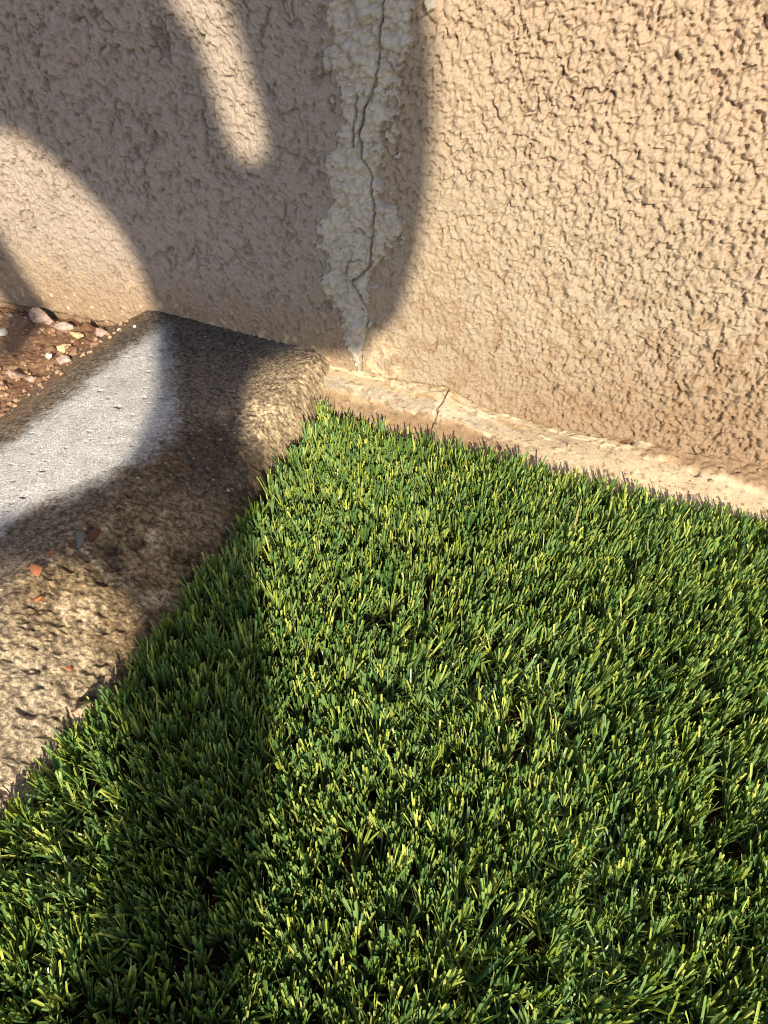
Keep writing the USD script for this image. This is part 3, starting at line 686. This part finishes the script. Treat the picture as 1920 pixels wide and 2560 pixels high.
# a scuffed, thinner patch in the middle right of the turf
scuff = np.exp(-(((PX - 0.11) / 0.10) ** 2 + ((PY - 0.40) / 0.06) ** 2)) + np.exp(-(((PX - 0.16) / 0.13) ** 2 + ((PY - 0.20) / 0.09) ** 2)) * 0.7 + np.exp(-(((PX + 0.24) / 0.06) ** 2 + ((PY - 0.24) / 0.09) ** 2)) * 0.7
keep = rng.random(len(pos)) > np.clip(0.06 + 0.25 * scuff + 0.25 * sstep(0.1, 0.5, thin), 0, 0.55)
pos, fld, scuff, thin = pos[keep], fld[keep], scuff[keep], thin[keep]
PX, PY = pos[:, 0], pos[:, 1]
clear = np.hypot(pos[:, 0] + 0.2465, pos[:, 1] - 0.350) > 0.013
pos, fld, scuff, thin, PX, PY = pos[clear], fld[clear], scuff[clear], thin[clear], PX[clear], PY[clear]
N = len(pos)
idx = rng.integers(0, 20, N)
sel = rng.random(N) < np.clip(0.05 + 0.55 * scuff + 0.15 * sstep(0.0, 0.5, fld), 0, 0.8)
idx[sel] = rng.integers(20, N_PROTO, sel.sum())
lean_az = 2.2 * math.pi * (f2(PX, PY, 4.0, 2, 143)) ; lean_am = 0.04 + 0.11 * (0.5 + 0.5 * f2(PX, PY, 9, 2, 144)) + 0.16 * np.clip(scuff, 0, 1)
edge_d = np.array([poly.exterior.distance(shapely.Point(p)) for p in pos])
lean_am *= 0.35 + 0.65 * sstep(0.004, 0.03, edge_d)
quat = np.zeros((N, 4))
spin = rng.uniform(0, 2 * math.pi, N)
for i in range(N):
    q1 = trimesh.transformations.quaternion_about_axis(spin[i], [0, 0, 1])
    az = lean_az[i] + rng.normal(0, 0.4)
    q2 = trimesh.transformations.quaternion_about_axis(lean_am[i] * rng.uniform(0.4, 1.6), [-math.sin(az), math.cos(az), 0])
    quat[i] = trimesh.transformations.quaternion_multiply(q2, q1)
sc = rng.normal(1.0, 0.09, N) * (1 + 0.06 * fld)
GR.CreatePositionsAttr(Vt.Vec3fArray.FromNumpy(np.column_stack([pos, np.full(N, 0.001)]).astype(np.float32)))
GR.CreateProtoIndicesAttr(Vt.IntArray.FromNumpy(idx.astype(np.int32)))
GR.CreateOrientationsAttr(Vt.QuathArray([Gf.Quath(float(q[0]), float(q[1]), float(q[2]), float(q[3])) for q in quat]))
GR.CreateScalesAttr(Vt.Vec3fArray.FromNumpy(np.column_stack([sc, sc, sc]).astype(np.float32)))
prop(GR.GetPrim(), "dense green and lime artificial grass covering the ground in front of the wall", "grass", kind="stuff")

# one dry straw among the blades
rng = np.random.default_rng(8)
v, f = blade(rng, 0.062, 0.0026, 0.12, 1.4, 0.3, (0.2056, 0.600), curl=0.6, segs=8, tip=0.25)
v[:, 2] += 0.004
M_straw = plain("straw", (0.62, 0.44, 0.24), grain=300, color2=(0.48, 0.32, 0.16), rough=0.6)
prop(put("dry_straw", (v, f), M_straw), "single dry tan straw standing up out of the turf near the ledge", "straw")

# ------------------------------------------------------------------ the person behind the camera whose shadow falls on wall, curb and turf
A = np.array([math.cos(SUN_AZ), math.sin(SUN_AZ), 0.0]); B = np.cross(SUN, A); B = B if B[2] > 0 else -B
outline = [(-0.165, -0.47), (-0.06, -0.47), (-0.062, -0.1), (-0.059, 0.088), (-0.05, 0.13), (-0.044, 0.174), (-0.042, 0.21), (-0.066, 0.278), (-0.072, 0.344), (-0.086, 0.37), (-0.086, 0.414), (-0.085, 0.436), (-0.075, 0.455), (-0.048, 0.463),
           (-0.016, 0.465), (0.026, 0.463), (0.06, 0.467), (0.082, 0.49), (0.105, 0.515), (0.121, 0.583), (0.128, 0.647), (0.129, 0.712), (0.122, 0.77), (0.113, 0.805), (0.10, 0.90), (0.06, 0.965), (-0.02, 0.985), (-0.05, 1.0), (-0.045, 1.04), (-0.02, 1.09), (-0.02, 1.16), (-0.06, 1.21), (-0.12, 1.21), (-0.16, 1.16), (-0.16, 1.09), (-0.135, 1.04), (-0.13, 1.0),
           (-0.22, 0.985), (-0.32, 0.95), (-0.42, 0.91), (-0.52, 0.87), (-0.545, 0.80), (-0.52, 0.70), (-0.475, 0.60), (-0.44, 0.52), (-0.425, 0.46), (-0.39, 0.46), (-0.38, 0.50), (-0.378, 0.525), (-0.399, 0.574), (-0.417, 0.624), (-0.425, 0.69), (-0.41, 0.727), (-0.375, 0.734), (-0.346, 0.723), (-0.316, 0.70), (-0.278, 0.661), (-0.245, 0.619), (-0.228, 0.571), (-0.221, 0.525), (-0.205, 0.473), (-0.190, 0.425), (-0.194, 0.397), (-0.205, 0.365), (-0.26, 0.342), (-0.335, 0.330), (-0.335, 0.306), (-0.27, 0.302), (-0.224, 0.29), (-0.194, 0.267), (-0.177, 0.245), (-0.181, 0.213), (-0.160, 0.177), (-0.156, 0.146), (-0.162, 0.114), (-0.172, 0.092), (-0.178, 0.0), (-0.168, -0.2)]
gap = [(-0.150, 0.87), (-0.138, 0.83), (-0.113, 0.797), (-0.1, 0.742), (-0.089, 0.701), (-0.072, 0.686), (-0.052, 0.690), (-0.051, 0.713), (-0.058, 0.742), (-0.071, 0.787), (-0.083, 0.825), (-0.10, 0.885), (-0.125, 0.90)]
body = shapely.Polygon(outline, [gap]).buffer(0).buffer(0.006).buffer(-0.012).buffer(0.006)
if body.geom_type != "Polygon": body = max(body.geoms, key=lambda q: q.area)
st = 0.006
minx, miny, maxx, maxy = body.bounds
ga, gb = np.meshgrid(np.arange(minx + st / 2, maxx, st), np.arange(miny + st / 2, maxy, st))
pin = np.column_stack([ga.ravel(), gb.ravel()]); pin = pin[shapely.contains_xy(body.buffer(-st * 0.55), pin[:, 0], pin[:, 1])]
rings = [np.array([ring.interpolate(d).coords[0] for d in np.arange(0, ring.length - st * 0.3, st * 0.8)]) for ring in [body.exterior, *body.interiors]]
allp = np.vstack(rings + [pin]); nb = sum(map(len, rings))
from scipy.spatial import Delaunay
tr = Delaunay(allp).simplices
cent = allp[tr].mean(1); tr = tr[shapely.contains_xy(body, cent[:, 0], cent[:, 1])]
dist = np.array([body.boundary.distance(shapely.Point(p)) for p in allp]); dist[:nb] = 0
R_ = 0.09
th = np.sqrt(np.clip(np.minimum(dist, R_) * (2 * R_ - np.minimum(dist, R_)), 0, None)) * 0.95
hs = np.array([SUN[0], SUN[1]]); hs /= np.linalg.norm(hs)
base2 = hs * 1.0                                                 # one metre towards the sun from the camera's foot
def lift(sign):
    Pp = allp[:, 0:1] * A + allp[:, 1:2] * B
    need = 1.0 - Pp[:, :2] @ hs
    Pp = Pp + (need / math.cos(SUN_EL))[:, None] * SUN
    return Pp + (sign * th)[:, None] * SUN
fr, bk = lift(1), lift(-1)
ar = (allp[tr[:, 1]] - allp[tr[:, 0]]); br_ = (allp[tr[:, 2]] - allp[tr[:, 0]])
tr = np.where((ar[:, 0] * br_[:, 1] - ar[:, 1] * br_[:, 0] > 0)[:, None], tr, tr[:, ::-1])
mp = np.concatenate([np.arange(nb), len(allp) + np.arange(nb, len(allp))])
fb = mp[tr[:, ::-1]]
person = trimesh.Trimesh(np.vstack([fr, bk]), np.vstack([tr, fb]), process=False)
person.remove_unreferenced_vertices()
root = xf("person")
put("body", person, plain("dark_clothes", (0.10, 0.09, 0.09), grain=200, bump=0.001), root, smooth=True)
prop(root, "person standing in dark clothes behind the viewer, casting the long shadow", "person")
